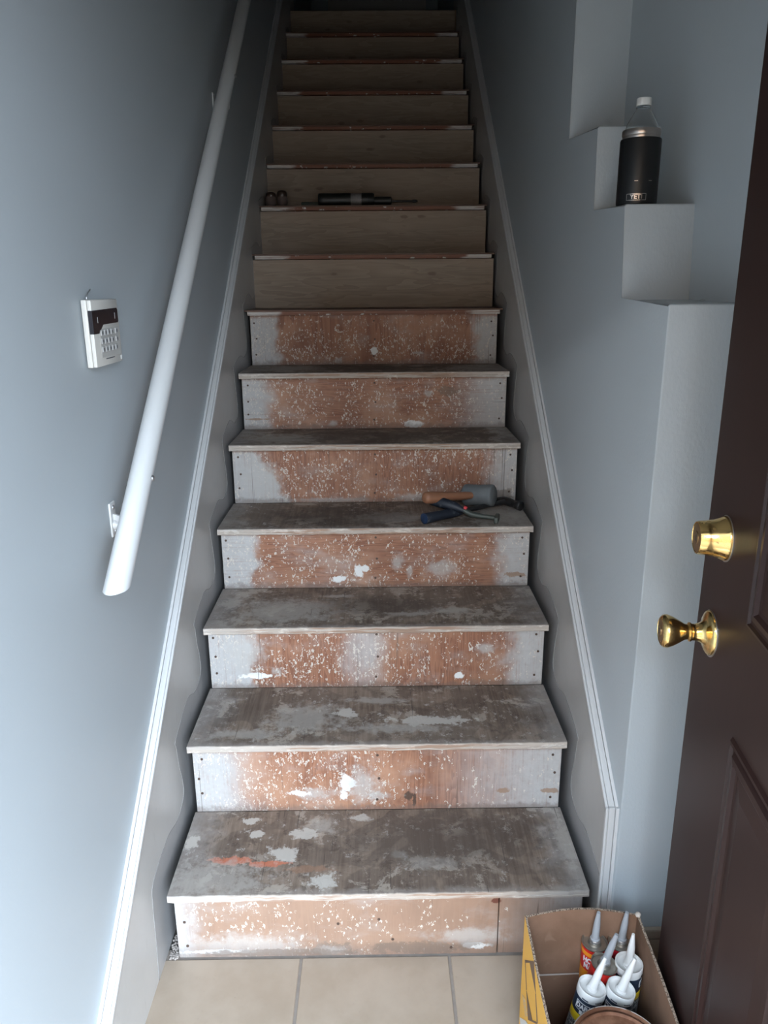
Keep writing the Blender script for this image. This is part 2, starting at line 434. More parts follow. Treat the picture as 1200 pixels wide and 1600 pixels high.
# outside ground in front of the house
k = Mat('concrete_path', .85); k.color(k.mix(k.noise(k.P, 3, 6, .6), (.062, .048, .034), (.088, .069, .050))); 
bm = bmesh.new(); add_box(bm, -14, 14, -26, -1.31, -.3, -.12)
structure(obj('ground', bm, k.m), 'grey ground outside the entrance', 'ground')
bm = bmesh.new(); add_box(bm, -3, 2.6, -17, -13, -.2, 5.2); add_box(bm, -18, -3, -17, -13, -.2, 9.0)  # added out of view: masses that block low sky, left open on the right
structure(obj('low_sky_mask', bm, flat('low_sky_mask_brown', (.17, .105, .062), .9)), 'unseen blocks added across the street to hold back low sky light', 'sky mask')
bm = bmesh.new(); add_box(bm, -1.5, 1.5, -2.35, -1.31, 2.34, 2.46)  # unseen slab added to keep high sky light off the lowest steps
structure(obj('sky_blocker_roof', bm, M_ceil), 'unseen canopy over the entrance, outside and behind the photographer', 'blocker')
# upstairs door seen as a sliver above the top riser
bm = bmesh.new(); add_box(bm, -.32, .40, 5.14, 5.2, 2.9, 4.9, .004)
d2 = obj('door_2', bm, flat('upstairs_door_white', (.55, .52, .49), .5)); structure(d2, 'pale upstairs door barely seen beyond the top riser', 'door')

# ------------------------------------------------------------------ skirt boards (trim_1 left, trim_2 right)
def skirt(name, side, label):
    root = empty(name); structure(root, label, 'trim')
    def X(y, off):  # off = distance from the wall into the room
        return (xl(y)+off) if side < 0 else (XR-off)
    y0 = -.55 if side < 0 else -.006
    y1 = 3.7
    def top(y): return SLOPE*y + CTOP
    th = .0245
    def board(bm, off0, off1, ya, yb, zoff0=None, zb=-.004, drop=0.0):
        # polygon below the sloping line, thickness between off0 and off1
        pts = []
        if top(ya) - drop > zb: pts = [(ya, zb), (ya, top(ya)-drop)]
        else: pts = [((zb+drop-CTOP)/SLOPE, zb)]
        pts += [(yb, top(yb)-drop), (yb, zb)]
        A = [bm.verts.new((X(p[0], off0), p[0], p[1])) for p in pts]; B = [bm.verts.new((X(p[0], off1), p[0], p[1])) for p in pts]
        n = len(pts); bm.faces.new(A); bm.faces.new(B)
        for i in range(n): bm.faces.new((A[i], A[(i+1) % n], B[(i+1) % n], B[i]))
    bm = bmesh.new(); board(bm, -.01, th-.003, y0, y1, drop=.006)
    obj('skirt_board', bm, M_skirt, root)
    # cap: sloping strip made of three narrow pieces with lines between them
    def strip(oa, ob, h, nm='cap_strip', mat=M_trim, dz=.0):
        bm = bmesh.new()
        nx = Vector((0, -SLOPE, 1)).normalized()
        ya = max(y0, (0.0-CTOP)/SLOPE) ; 
        q = []
        for y in (ya, y1):
            for o, zz in ((oa, -.004), (ob, -.004), (ob, h), (oa, h)):
                q.append(bm.verts.new((X(y, o), y, top(y)-.006+zz+dz)))
        bm.faces.new(q[0:4]); bm.faces.new(q[4:8])
        for i in range(4): bm.faces.new((q[i], q[(i+1) % 4], q[4+(i+1) % 4], q[4+i]))
        bmesh.ops.bevel(bm, geom=[e for e in bm.edges if abs(e.verts[0].co.y-e.verts[1].co.y) > 1], offset=.0012, segments=2, affect='EDGES', profile=.5)
        return obj(nm, bm, mat, root, autosmooth=40)
    strip(-.004, .0062, .0088, 'caulk_strip')
    strip(.0070, .0200, .0066)
    strip(.0206, .0262, .0075, 'edge_bead')
    # end face for the right side
    if side > 0:
        zt = top(y0)
        for (oa, ob, dy, nm) in ((-.004, .0062, .007, 'caulk_strip'), (.0070, .0200, .005, 'end_strip'), (.0206, .0262, .006, 'edge_bead')):
            bm = bmesh.new(); xa, xb = sorted((X(0, oa), X(0, ob)))
            add_box(bm, xa, xb, y0-dy, y0+.004, -.0, zt+.002, .0012); obj(nm, bm, M_trim, root)
    # band of old paint left by the former carpet, with its ridge: a wave that follows the steps
    pts = []
    o = th-.003
    base = [(-.14 if side < 0 else 0.0, 0.0)] if side < 0 else []
    wave = []
    if side < 0: wave += [(-.03, .0), (-.022, .10), (-.018, .19), (.0, .232)]
    else: wave += [(.015, .0), (.0, .10), (-.004, .19), (.01, .225)]
    for i in range(1, 15):
        yb = i*RUN; zt = ZT[i-1]
        j = random.uniform(-.006, .006)
        wave += [(yb-.13, zt+.052+j), (yb-.05, zt+.02+(ZT[i]-zt)*.08), (yb+.012+j, zt+.055), (yb+.018, zt+.095+j), (yb+.002, zt+.150), (yb-.008+j, ZT[i]+.002), (yb-.004, ZT[i]+.022)]
    # smooth (Catmull-Rom)
    sm = []
    for i in range(len(wave)-1):
        p0 = wave[max(i-1, 0)]; p1 = wave[i]; p2 = wave[i+1]; p3 = wave[min(i+2, len(wave)-1)]
        for t in (0, .25, .5, .75):
            f = lambda a: .5*(2*p1[a] + (p2[a]-p0[a])*t + (2*p0[a]-5*p1[a]+4*p2[a]-p3[a])*t*t + (3*p1[a]-p0[a]-3*p2[a]+p3[a])*t**3)
            sm.append((f(0), f(1)))
    bm = bmesh.new()
    tube(bm, [(X(y, o+.0004), y, z) for y, z in sm if z < 2.9], .0008, 6)
    obj('paint_ridge', bm, M_ridge, root, smooth=True)
    bm = bmesh.new(); prev = None
    for y, z in sm:
        if z >= 2.9: break
        a = bm.verts.new((X(y, o+.0005), y, z)); b = bm.verts.new((X(y+.16, o+.0005), y+.14, max(z-.12, 0)))
        if prev: bm.faces.new((prev[0], a, b, prev[1]))
        prev = (a, b)
    obj('old_paint_band', bm, M_zone, root)
    return root
skirt('trim_1', -1, 'off-white skirt board with white cap running up the left wall')
skirt('trim_2', 1, 'off-white skirt board with white cap on the right stair wall, cut off square at its foot')

# tile baseboard on the short wall end
bb = empty('baseboard_right'); structure(bb, 'low beige tile baseboard between the wall end and the open door', 'baseboard')
for (xa, xb) in ((.500, .628),):
    bm = bmesh.new(); add_box(bm, xa, xb, -.030, -.0205, .001, .090, .001); obj('tile', bm, M_tile, bb)
    bm = bmesh.new(); add_box(bm, xa, xb, -.032, -.0205, .092, .118, .004, 2); obj('cap_tile', bm, M_tile, bb)
for (ya, yb) in ((-.36, -.035), (-.69, -.363), (-1.02, -.693)):
    bm = bmesh.new(); add_box(bm, X2-.0095, X2-.0003, ya, yb, .001, .118, .002); obj('tile', bm, M_tile, bb)

# ------------------------------------------------------------------ staircase
st = empty('staircase'); tag(st, 'straight flight of bare plywood stairs splashed with old paint, rising between two walls', 'staircase')
R = {}
R[1] = wood_riser('riser_wood_a', 1, False, (.0, .09), (-.04, .20), None, (.55, .03), [(.218, .022, .026, .009, 'white'), (-.103, .020, .040, .020, 'grime'), (-.103, .016, .026, .012, 'soft'), (-.36, .017, .085, .006, 'white'), (-.30, .03, .12, .03, 'soft'), (.256, .146, .009, .006, 'red'), (.10, .02, .12, .018, 'grime'), (-.22, .012, .16, .010, 'grime'), (.2, .05, .07, .02, 'soft')], pale=.75, grime=1, swirl=.6)
R[2] = wood_riser('riser_wood_b', 2.3, False, (.04, .20), (.02, .36), None, (1.0, .16), [(-.074, .08, .018, .026, 'white'), (-.082, .045, .010, .012, 'white'), (-.158, .048, .042, .014, 'soft'), (-.19, .05, .022, .008, 'white'), (-.04, .07, .035, .045, 'soft'), (.075, .040, .012, .010, 'dark'), (.09, .028, .005, .018, 'dark'), (.425, .049, .022, .007, 'brown'), (.31, .05, .016, .007, 'brown'), (-.001, .041, .026, .010, 'soft')], swirl=.8)
R[3] = wood_riser('riser_wood_c', 3.9, False, (.10, .14), (.06, .13), (-.032, .11, .05, .10), (1.05, .35), [(-.326, .036, .044, .008, 'white'), (.22, .031, .012, .008, 'white'), (-.265, .05, .015, .009, 'soft'), (.29, .11, .022, .012, 'soft'), (-.35, .10, .045, .045, 'soft')], swirl=.8)
R[4] = wood_riser('riser_wood_d', 5.2, True, (.085, .12), (.06, .13), None, (.75, .55), [(-.052, .052, .012, .020, 'white'), (-.035, .06, .012, .010, 'white'), (.063, .081, .015, .022, 'soft'), (.409, .037, .028, .008, 'brown'), (.192, .057, .040, .024, 'soft'), (-.112, .027, .018, .010, 'white'), (.10, .05, .010, .016, 'soft')])
R[5] = wood_riser('riser_wood_e', 6.8, False, (.16, .19), (.05, .12), None, (.6, .95), [(.129, .014, .051, .013, 'soft'), (-.366, .07, .055, .06, 'soft'), (.405, .02, .03, .02, 'grime'), (-.15, .008, .10, .006, 'soft')], diag=.55)
R[6] = wood_riser('riser_wood_f', 8.1, True, (.06, .14), (.05, .22), None, (.7, .7), [(.249, .127, .03, .016, 'grime'), (.137, .014, .033, .011, 'white'), (-.144, .017, .014, .009, 'soft'), (-.405, .035, .04, .003, 'brown'), (.185, .12, .014, .010, 'soft')])
R[7] = wood_riser('riser_wood_g', 9.7, False, (.075, .12), (.055, .11), None, (.8, .7), [(-.001, .049, .012, .014, 'white'), (-.13, .015, .012, .010, 'soft'), (.16, .04, .02, .004, 'soft')], swirl=.35)
T = {}
T[1] = wood_tread('tread_wood_a', 1.2, [(-.312, .237, .019, .010, 'white'), (-.04, .244, .022, .013, 'white'), (-.14, .213, .040, .024, 'soft'), (-.17, .19, .03, .02, 'white'), (-.214, .122, .030, .024, 'white'), (-.331, .104, .045, .012, 'orange'), (-.25, .093, .045, .009, 'orange'), (-.16, .075, .05, .010, 'brown'), (-.433, .165, .016, .02, 'white'), (-.12, .04, .03, .02, 'white'), (.049, .117, .014, .012, 'soft'), (.12, .09, .05, .02, 'soft'), (.15, .17, .22, .09, 'damp'), (.435, .15, .02, .08, 'soft'), (-.29, .19, .015, .012, 'white'), (-.36, .05, .10, .05, 'soft')])
T[2] = wood_tread('tread_wood_b', 2.9, [(0, .2, .08, .015, 'soft'), (.13, .10, .09, .02, 'white'), (-.08, .14, .03, .018, 'white'), (-.18, .12, .08, .06, 'soft'), (.05, .07, .12, .02, 'soft'), (-.32, .05, .08, .02, 'soft')])
T[3] = wood_tread('tread_wood_c', 4.4, [(-.25, .11, .13, .07, 'soft'), (.02, .14, .14, .06, 'damp'), (.20, .1, .06, .02, 'soft'), (-.11, .21, .05, .01, 'soft'), (.1, .08, .06, .012, 'soft')])
T[4] = wood_tread('tread_wood_d', 5.5, [(.05, .1, .09, .05, 'soft'), (-.1, .12, .18, .10, 'damp'), (.36, .1, .08, .12, 'soft')])
T[5] = wood_tread('tread_wood_e', 7.1, [(0, .13, .2, .1, 'damp'), (-.3, .1, .1, .08, 'soft')], streak=False)
T[6] = wood_tread('tread_wood_f', 8.9, [(-.05, .14, .2, .1, 'damp'), (-.3, .14, .1, .1, 'soft'), (.35, .12, .1, .1, 'soft')], streak=False)
k = Mat('nosing_red_brown_wood', .5); P = k.P; X, Y, Z = k.sep(P)
n = k.noise(k.map(P, (4, 1, 60)), 2, 4, .6)
c = k.mix(n, (.15, .055, .030), (.28, .115, .065))
Oi = k.N('ShaderNodeObjectInfo').outputs['Random']
Qr = k.vmath('ADD', P, k.comb(k.math('MULTIPLY', Oi, 37.0), 0.0, 0.0))
e = k.math('ADD', k.math('ABSOLUTE', X), k.math('MULTIPLY', k.math('SUBTRACT', k.noise(Qr, 7, 3), .5), .22))
wm = k.math('MULTIPLY', k.sm(e, .32, .36), k.sm(k.noise(k.map(Qr, (8, 1, 120)), 1, 3), .38, .5, .45, 1))
wm = k.math('MAXIMUM', wm, k.spots(k.comb(k.sep(Qr)[0], k.math('MULTIPLY', Z, .8), 0.0), 55, .28, .45, 2, .2))
k.color(k.mix(wm, c, (.60, .56, .52))); k.bump(n, .3, .001); M_nose = k.m
k = Mat('tread_dark_brown_board', .5); k.color(k.mix(k.noise(k.map(k.P, (3, 60, 1)), 2, 4, .6), (.09, .045, .03), (.16, .085, .055))); M_dark = k.m
M_nail = flat('rusty_nail_heads', (.10, .065, .05), .6, .3)
def nails(parent, pts, y):
    bm = bmesh.new()
    for (x, z) in pts:
        lathe(bm, [(.0034, 0), (.0034, .0011), (.002, .0014)], 8, M=axis_matrix((x, y, z), (0, -1, 0)))
    o = obj('nail_heads', bm, M_nail, parent); o['kind'] = 'stuff'
# treads
for i in range(1, 15):
    y = (i-1)*RUN; z = ZT[i-1]; w = .451; th = .0185
    bm = bmesh.new()
    if i <= 6:
        # board with a slightly irregular front edge and a plywood groove along its face
        prof = [(0.0015, 0), (RUN+OH-.0005, 0), (RUN+OH-.0005, -th), (0.002, -th), (0.0, -th+.002), (0.0, -.0118), (.0012, -.0108), (.0012, -.0098), (0, -.0088), (0, -.0015)]
        n = 60; rings = []
        for s in range(n+1):
            x = -w + 2*w*s/n
            j = random.gauss(0, .0006); jz = random.gauss(0, .0004)
            rings.append([bm.verts.new((x, p[0]+(j if p[0] < .01 else 0), p[1]+(jz if p[1] < 0 and p[0] < .01 else 0))) for p in prof])
        for A, B in zip(rings, rings[1:]):
            for q in range(len(prof)): bm.faces.new((A[q], A[(q+1) % len(prof)], B[(q+1) % len(prof)], B[q]))
        bm.faces.new(rings[0]); bm.faces.new(rings[-1])
        obj('tread', bm, T[i], st, (0, y, z))
    else:
        add_box(bm, -w, w, 0, RUN+OH+.0, -.0175, -.0045, .001)
        t = obj('tread', bm, M_nose, st, (0, y, z))
        bm = bmesh.new(); add_box(bm, -.461, .461, -.001, RUN+OH, -.0045, .0012, .0008)
        obj('top_board', bm, M_dark, t)
        bm = bmesh.new(); add_box(bm, -.449, .449, -.0032, .0, -.0180, -.0128, .0012)
        obj('lower_lip', bm, M_nose, t)
# risers
for i in range(1, 16):
    y = (i-1)*RUN + OH; z0 = 0 if i == 1 else ZT[i-2]; z1 = ZT[i-1]-.0185
    bm = bmesh.new()
    if i == 1:
        add_box(bm, -.446, .2625, 0, .016, .001, z1, .0015)
        o = obj('riser', bm, R[1], st, (0, y, z0))
        bm = bmesh.new(); add_box(bm, .2645, .446, .0005, .016, .001, z1, .0015)
        obj('riser', bm, R[1], st, (0, y, z0))
        nails(o, [(-.425, .17), (-.427, .10), (-.425, .035), (.0, .16), (.0, .10), (.03, .045), (-.09, .09), (.16, .02)], 0)
    elif i <= 7:
        add_box(bm, -.4465, .4465, 0, .016, 0, z1-z0, .0012)
        o = obj('riser', bm, R[i], st, (0, y, z0))
        rr = random.Random(i)
        nails(o, [(-.43+rr.uniform(-.006, .006), .15), (-.43, .035+rr.uniform(0, .02)), (-.43+rr.uniform(-.006, .01), .095), (.425, .15), (.432, .10), (.425, .03), (.0, .155), (.003, .09), (-.002, .03)], 0)
    else:
        add_box(bm, -.4615, .4615, -.010, .016, 0, z1-z0-.0008, .0008)
        obj('riser', bm, laminate('pale_oak_laminate_%s' % 'abcdefgh'[i-8], i*1.37), st, (0, y, z0))
# debris in the gap at the foot
bm = bmesh.new()
for q in range(130):
    x = random.uniform(-.470, -.448); yy = random.uniform(.022, .09); r = random.uniform(.001, .0032)
    t = bmesh.new(); bmesh.ops.create_icosphere(t, subdivisions=1, radius=r)
    merge(bm, t, mat=Matrix.Translation((x, yy, r*.7)))
tag(obj('debris', bm, flat('plaster_crumbs', (.35, .31, .28), .9, var=.5, scale=150)), 'plaster crumbs in the gap left of the bottom riser', 'debris', kind='stuff')
bm = bmesh.new(); add_box(bm, -.497, .492, .05, 5.25, -.006, -.002)
structure(obj('subfloor_under_stairs', bm, flat('dark_subfloor', (.05, .045, .04), .9)), 'dark subfloor under the stairs, seen through the side gaps', 'floor')

# ------------------------------------------------------------------ handrail
RX, RC, RR = -.436, 1.050, .0212
hr = empty('handrail', (RX, 0, RC)); tag(hr, 'round white wooden handrail on brackets along the left wall', 'handrail')
bm = bmesh.new(); n = 32; rings = []
d = Vector((0, 1, SLOPE)).normalized(); a = Vector((1, 0, 0)); b = d.cross(a)
for (mode, val) in (('h', -.100), ('p', .3), ('p', 1.5), ('p', 3.4)):
    ring = []
    for q in range(n):
        off = RR*(math.cos(2*math.pi*q/n)*a + math.sin(2*math.pi*q/n)*b)
        if mode == 'h': t = (val - off.z)/d.z
        else: t = val/d.y
        ring.append(bm.verts.new(off + t*d))
    rings.append(ring)
for A, B in zip(rings, rings[1:]):
    for q in range(n): bm.faces.new((A[q], A[(q+1) % n], B[(q+1) % n], B[q]))
f0 = bm.faces.new(rings[0]); bm.faces.new(rings[-1])
bmesh.ops.bevel(bm, geom=list(f0.edges), offset=.0015, segments=2, affect='EDGES', profile=.5)
obj('rail', bm, M_rail, hr, autosmooth=40)
for (yb, zb) in ((.055, 1.016), (1.281, 1.971), (2.5, 2.92)):
    wx = xl(yb)-RX; zl = zb-RC
    bm = bmesh.new()
    # wall plate: rounded triangle-ended plate
    add_box(bm, wx, wx+.004, yb-.014, yb+.014, zl-.032, zl+.034, .0018, 2)
    o = obj('bracket', bm, M_white_metal, hr)
    bm = bmesh.new()
    rz = SLOPE*yb - .018
    tube(bm, [(wx+.003, yb, zl-.010), (wx+.02, yb, zl-.014), (wx+.045, yb, zl-.006), (.0, yb+.002, rz-.002)], [.011, .0075, .0065, .0065], 12)
    obj('bracket_arm', bm, M_white_metal, o, autosmooth=50)
    bm = bmesh.new()
    prism(bm, [(wx+.003, zl+.012), (wx+.003, zl-.022), (wx+.040, zl-.006), (wx+.030, zl+.001)], 'y', yb-.003, yb+.003)
    obj('web', bm, M_white_metal, o)
    for dz in (-.022, .024):
        bm = bmesh.new(); lathe(bm, [(.0048, 0), (.0045, .002), (.002, .0032)], 10, M=axis_matrix((wx+.004, yb, zl+dz), (1, 0, 0)))
        obj('screw', bm, M_steel, o, smooth=True)
    # bolt passing through the rail on the room side
    bm = bmesh.new(); lathe(bm, [(.0035, 0), (.0035, .004), (.006, .0045), (.006, .006), (.003, .0085)], 12, M=axis_matrix((RR-.003, yb+.0, SLOPE*yb+.002), (1, 0, .1)))
    obj('bolt', bm, M_steel, o, smooth=True)

# ------------------------------------------------------------------ alarm keypad
kp = empty('alarm_keypad', (xl(.08), .012, 1.303), (0, 0, math.radians(-.5)))
tag(kp, 'cream alarm keypad with dark display hanging on the left wall', 'keypad')
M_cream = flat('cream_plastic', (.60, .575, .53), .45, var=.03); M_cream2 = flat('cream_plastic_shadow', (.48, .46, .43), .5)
M_blackp = flat('smoked_display', (.016, .014, .018), .18); M_key = flat('rubber_key_grey', (.42, .41, .40), .6); M_keyd = flat('key_print', (.07, .07, .075), .6)
KW, KH, KD = .136, .114, .020
bm = bmesh.new(); add_box(bm, .003, .0125, 0, KW, 0, KH, .0016, 2); obj('back_shell', bm, M_cream, kp, autosmooth=40)
bm = bmesh.new(); add_box(bm, .0130, KD, .0006, KW-.0006, .0006, KH-.0006, .0016, 2); obj('front_cover', bm, M_cream, kp, autosmooth=40)
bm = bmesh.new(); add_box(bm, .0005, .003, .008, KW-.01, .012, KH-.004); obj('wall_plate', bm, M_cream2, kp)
# display wrapping round the near edge, slanted lower edge
bm = bmesh.new()
prism(bm, [(-.0008, KH*.50), (-.0008, KH*.845), (KW*.93, KH*.86), (KW*.955, KH*.83), (KW*.955, KH*.655), (KW*.93, KH*.63), (KW*.36, KH*.625), (KW*.18, KH*.50)], 'x', .0138, KD+.0009)
dsp = obj('display_window', bm, M_blackp, kp)
M_grey = flat('pale_print', (.45, .45, .45), .5)
for (y, z, h) in ((KW*.16, KH*.70, .010), (KW*.82, KH*.74, .011)):
    bm = bmesh.new(); add_box(bm, KD+.0009, KD+.0012, y, y+.0012, z-h/2, z+h/2); obj('print_mark', bm, M_grey, dsp)
bm = bmesh.new(); add_box(bm, KD, KD+.0006, KW*.2, KW*.94, KH*.13, KH*.565, .0003); obj('key_field', bm, flat('key_field_cream', (.50, .485, .455), .5), kp)
kb = bmesh.new(); add_box(kb, 0, .0022, -.0062, .0062, -.0052, .0052, .001); km = bpy.data.meshes.new('key'); bmesh.ops.recalc_face_normals(kb, faces=kb.faces[:]); kb.to_mesh(km); kb.free(); km.materials.append(M_key)
kb = bmesh.new(); add_box(kb, 0, .0004, -.0022, .0022, -.0025, .0025); kd = bpy.data.meshes.new('key_print'); kb.to_mesh(kd); kb.free(); kd.materials.append(M_keyd)
for rr in range(3):
    for cc in range(5):
        yy = KW*(.265+.125*cc + (.05 if cc == 4 and rr < 2 else 0)); zz = KH*(.505-.125*rr)
        o = inst('key', km, kp, (KD+.0004, yy, zz)); inst('key_print', kd, o, (.0021, 0, 0))
bm = bmesh.new(); add_box(bm, KD, KD+.0004, KW*.35, KW*.68, KH*.095, KH*.11); obj('maker_line', bm, M_keyd, kp)
bm = bmesh.new(); add_box(bm, KD, KD+.0005, KW*.93, KW*.97, KH*.04, KH*.10); obj('status_lens', bm, flat('clear_white_lens', (.85, .85, .83), .2), kp)
bm = bmesh.new(); tube(bm, [(.008, KW*.12, KH-.001), (.008, KW*.13, KH+.006), (.006, KW*.22, KH+.011), (.0012, KW*.42, KH+.017)], .0012, 8)
obj('wire_hook', bm, M_steel, kp, smooth=True)

# ------------------------------------------------------------------ entrance door
A = math.radians(7.0)
E = Vector((.5078, -.2335, 0))
dr = empty('door_1', E, (0, 0, math.pi/2 - A)); structure(dr, 'dark maroon panelled entrance door standing open at the right', 'door')
k = Mat('maroon_door_paint', .40, 0, .25); n = k.noise(k.map(k.P, (30, 1, 2)), 1.5, 4, .6)
c = k.mix(n, (.025, .0125, .0110), (.033, .0165, .0145)); k.color(c); k.bump(k.noise(k.P, 120, 2), .06, .0006); M_door = k.m
bm = bmesh.new(); add_box(bm, -.905, 0, -.044, 0, .012, 2.035, .0012); obj('door_slab', bm, M_door, dr)
def door_panel(u0, u1, z0, z1):
    prof = [(0, 0), (.0035, .0042), (.0075, .0048), (.010, .0012), (.014, .0008), (.019, .0052), (.027, .0060), (.032, .0020), (.037, .0012), (.060, .0040)]
    bm = bmesh.new(); rings = []
    for (ins, h) in [(0, -.0005)] + prof:
        xa, xb, za, zb = -(u1-ins), -(u0+ins), z0+ins, z1-ins
        rings.append([bm.verts.new(p) for p in ((xa, h, za), (xb, h, za), (xb, h, zb), (xa, h, zb))])
    for P_, Q_ in zip(rings, rings[1:]):
        for q in range(4): bm.faces.new((P_[q], P_[(q+1) % 4], Q_[(q+1) % 4], Q_[q]))
    bm.faces.new(rings[-1]); obj('panel', bm, M_door, dr)
for (u0, u1) in ((.205, .440), (.53, .765)):
    for (z0, z1) in ((.20, .849), (1.010, 1.62), (1.72, 1.92)): door_panel(u0, u1, z0, z1)
# brass hardware
def brass(name, spots):
    k = Mat(name, .16, 1.0); c = (.83, .58, .24)
    if spots:
        s = k.sm(k.noise(k.P, 90, 3, .6), .66, .70, 0, 1)
        c = k.mix(s, c, (.10, .06, .04)); k.rough(k.sm(k.noise(k.P, 60, 3), .4, .7, .12, .32))
    else: k.rough(k.sm(k.noise(k.P, 40, 3), .4, .7, .13, .28))
    k.color(c); return k.m
M_brass = brass('polished_brass', True); M_brass2 = brass('lacquered_brass', False)
M_tarn = flat('tarnished_brass', (.34, .24, .13), .35, .9)
kn = obj('door_knob', lathe(bmesh.new(), [(.0335, 0), (.0335, .003), (.031, .0055), (.024, .0085), (.017, .011), (.0145, .016), (.0125, .022), (.0125, .027), (.0145, .029), (.0145, .031), (.0115, .033), (.0125, .038), (.0175, .046), (.0225, .055), (.0252, .063), (.0245, .068), (.021, .0715), (.0185, .0722), (.018, .0712), (.001, .0712)], 40, M=axis_matrix((0, 0, 0), (0, 1, 0))), M_brass2, dr, (-.0665, 0, .937), autosmooth=50)
obj('lock_face', lathe(bmesh.new(), [(.0175, .0708), (.0175, .0716), (.0085, .0722), (.0085, .0735), (.001, .0735)], 32, M=axis_matrix((0, 0, 0), (0, 1, 0))), M_tarn, kn, autosmooth=40)
bm = bmesh.new(); add_box(bm, -.0011, .0011, .0733, .0739, -.0045, .0045); obj('keyhole', bm, M_blackp, kn)
obj('backing_ring', lathe(bmesh.new(), [(.0352, 0), (.0352, .0012)], 40, M=axis_matrix((0, 0, -.001), (0, 1, 0))), M_steel, kn)
db = obj('deadbolt', lathe(bmesh.new(), [(.0318, 0), (.0318, .0035), (.0308, .006), (.0285, .011), (.0262, .018), (.0248, .028), (.0240, .038), (.0228, .0405), (.0215, .0408), (.021, .0396), (.001, .0396)], 40, M=axis_matrix((0, 0, 0), (0, 1, 0))), M_brass, dr, (-.084, 0, 1.091), autosmooth=50)
obj('lock_face', lathe(bmesh.new(), [(.0205, .0392), (.0205, .0401), (.0095, .0404), (.0095, .0414), (.001, .0414)], 32, M=axis_matrix((0, 0, 0), (0, 1, 0))), M_tarn, db, autosmooth=40)
bm = bmesh.new(); add_box(bm, -.0011, .0011, .0412, .0419, -.0045, .0045); obj('keyhole', bm, M_blackp, db)
obj('backing_ring', lathe(bmesh.new(), [(.0332, 0), (.0332, .0012)], 40, M=axis_matrix((0, 0, -.0005), (0, 1, 0))), M_steel, db)
# latch plate on the free edge and two hinges
bm = bmesh.new(); add_box(bm, -.0005, .001, -.034, -.010, .91, .965, .0004); obj('latch_plate', bm, M_brass2, dr)
for z in (.25, 1.05, 1.82):
    bm = bmesh.new(); tube(bm, [(-.908, -.048, z-.045), (-.908, -.048, z+.045)], .006, 12); obj('hinge', bm, M_brass2, dr)

# ------------------------------------------------------------------ bottle in an insulated sleeve
bx, by, bz = .5345, .318, 1.5875
M_blk = flat('black_powder_coat', (.004, .004, .0045), .42); M_ss = flat('brushed_steel', (.50, .44, .40), .28, 1.0)
sl = empty('bottle_sleeve', (bx, by, bz)); tag(sl, 'black insulated can sleeve standing on the middle ledge, steel collar on top', 'drink sleeve')
obj('body', lathe(bmesh.new(), [(.037, 0), (.0392, .002), (.0396, .006), (.0396, .1190), (.0386, .1220), (.0362, .1226)], 48), M_blk, sl, autosmooth=40)
obj('collar', lathe(bmesh.new(), [(.0352, .120), (.0360, .1225), (.0356, .1275), (.0366, .1285), (.0370, .1300), (.0370, .1370), (.0358, .1390), (.0335, .1395), (.0325, .138), (.0325, .120)], 48), M_ss, sl, autosmooth=40)
ang = math.radians(-90-19)
bm = wrap(text_bm('YETI', .0112, .0003, .00035, 1.08), .0397, .0135, ang); obj('logo_letters', bm, M_ss, sl)
bm = bmesh.new()
fw, fh, ft = .0385, .0125, .0009
for (xa, xb, ya, yb) in ((-fw/2, fw/2, fh/2-ft, fh/2), (-fw/2, fw/2, -fh/2, -fh/2+ft), (fw/2-ft, fw/2, -fh/2, fh/2), (-fw/2, -fw/2+ft, -fh/2, fh/2)):
    nn = 10 if xb-xa > .01 else 1
    for q in range(nn): add_box(bm, xa+(xb-xa)*q/nn, xa+(xb-xa)*(q+1)/nn, ya, yb, -.0001, .0002)
obj('logo_frame', wrap(bm, .0397, .0135, ang), M_ss, sl)
for aa in (-112, -72):
    bm = bmesh.new(); add_box(bm, -.0035, .0035, -.0004, .0004, 0, .0003)
    obj('etched_dash', wrap(bm, .0397, .043, math.radians(aa)), M_ss, sl)
g = Mat('clear_bottle_plastic', .03); g.b.inputs['Transmission Weight'].default_value = 1.0; g.b.inputs['IOR'].default_value = 1.30; g.color((.97, .98, .98)); M_pet = g.m
bo = empty('water_bottle', (bx, by, bz)); tag(bo, 'clear plastic water bottle with white cap inside the black sleeve', 'bottle')
outer = [(.030, .012), (.0318, .016), (.0318, .132), (.0320, .140), (.0300, .149), (.0225, .163), (.0165, .172), (.0128, .178), (.0120, .181), (.0120, .190)]
inner = [(r-.0006, z) for r, z in outer[::-1]]; inner[-1] = (.029, .0128)
obj('body', lathe(bmesh.new(), outer + inner, 40), M_pet, bo, smooth=True)
M_cap = flat('white_cap_plastic', (.68, .68, .66), .45)
pr = [(.0140, .1820), (.0140, .1945), (.0130, .1960), (.001, .1962)]
obj('cap', lathe(bmesh.new(), pr, 40), M_cap, bo, autosmooth=40)
obj('neck_ring', lathe(bmesh.new(), [(.0125, .1775), (.0142, .178), (.0142, .1798), (.0125, .1803)], 40), M_pet, bo)
bm = bmesh.new(); add_box(bm, -.004, .004, -.003, .003, 0, .0035, .0015)   # plaster nib left on the lowest ledge
o = obj('plaster_nib', bm, M_wall, None, (.600, .10, 1.4055)); tag(o, 'tiny lump of plaster on the lowest ledge', 'plaster')

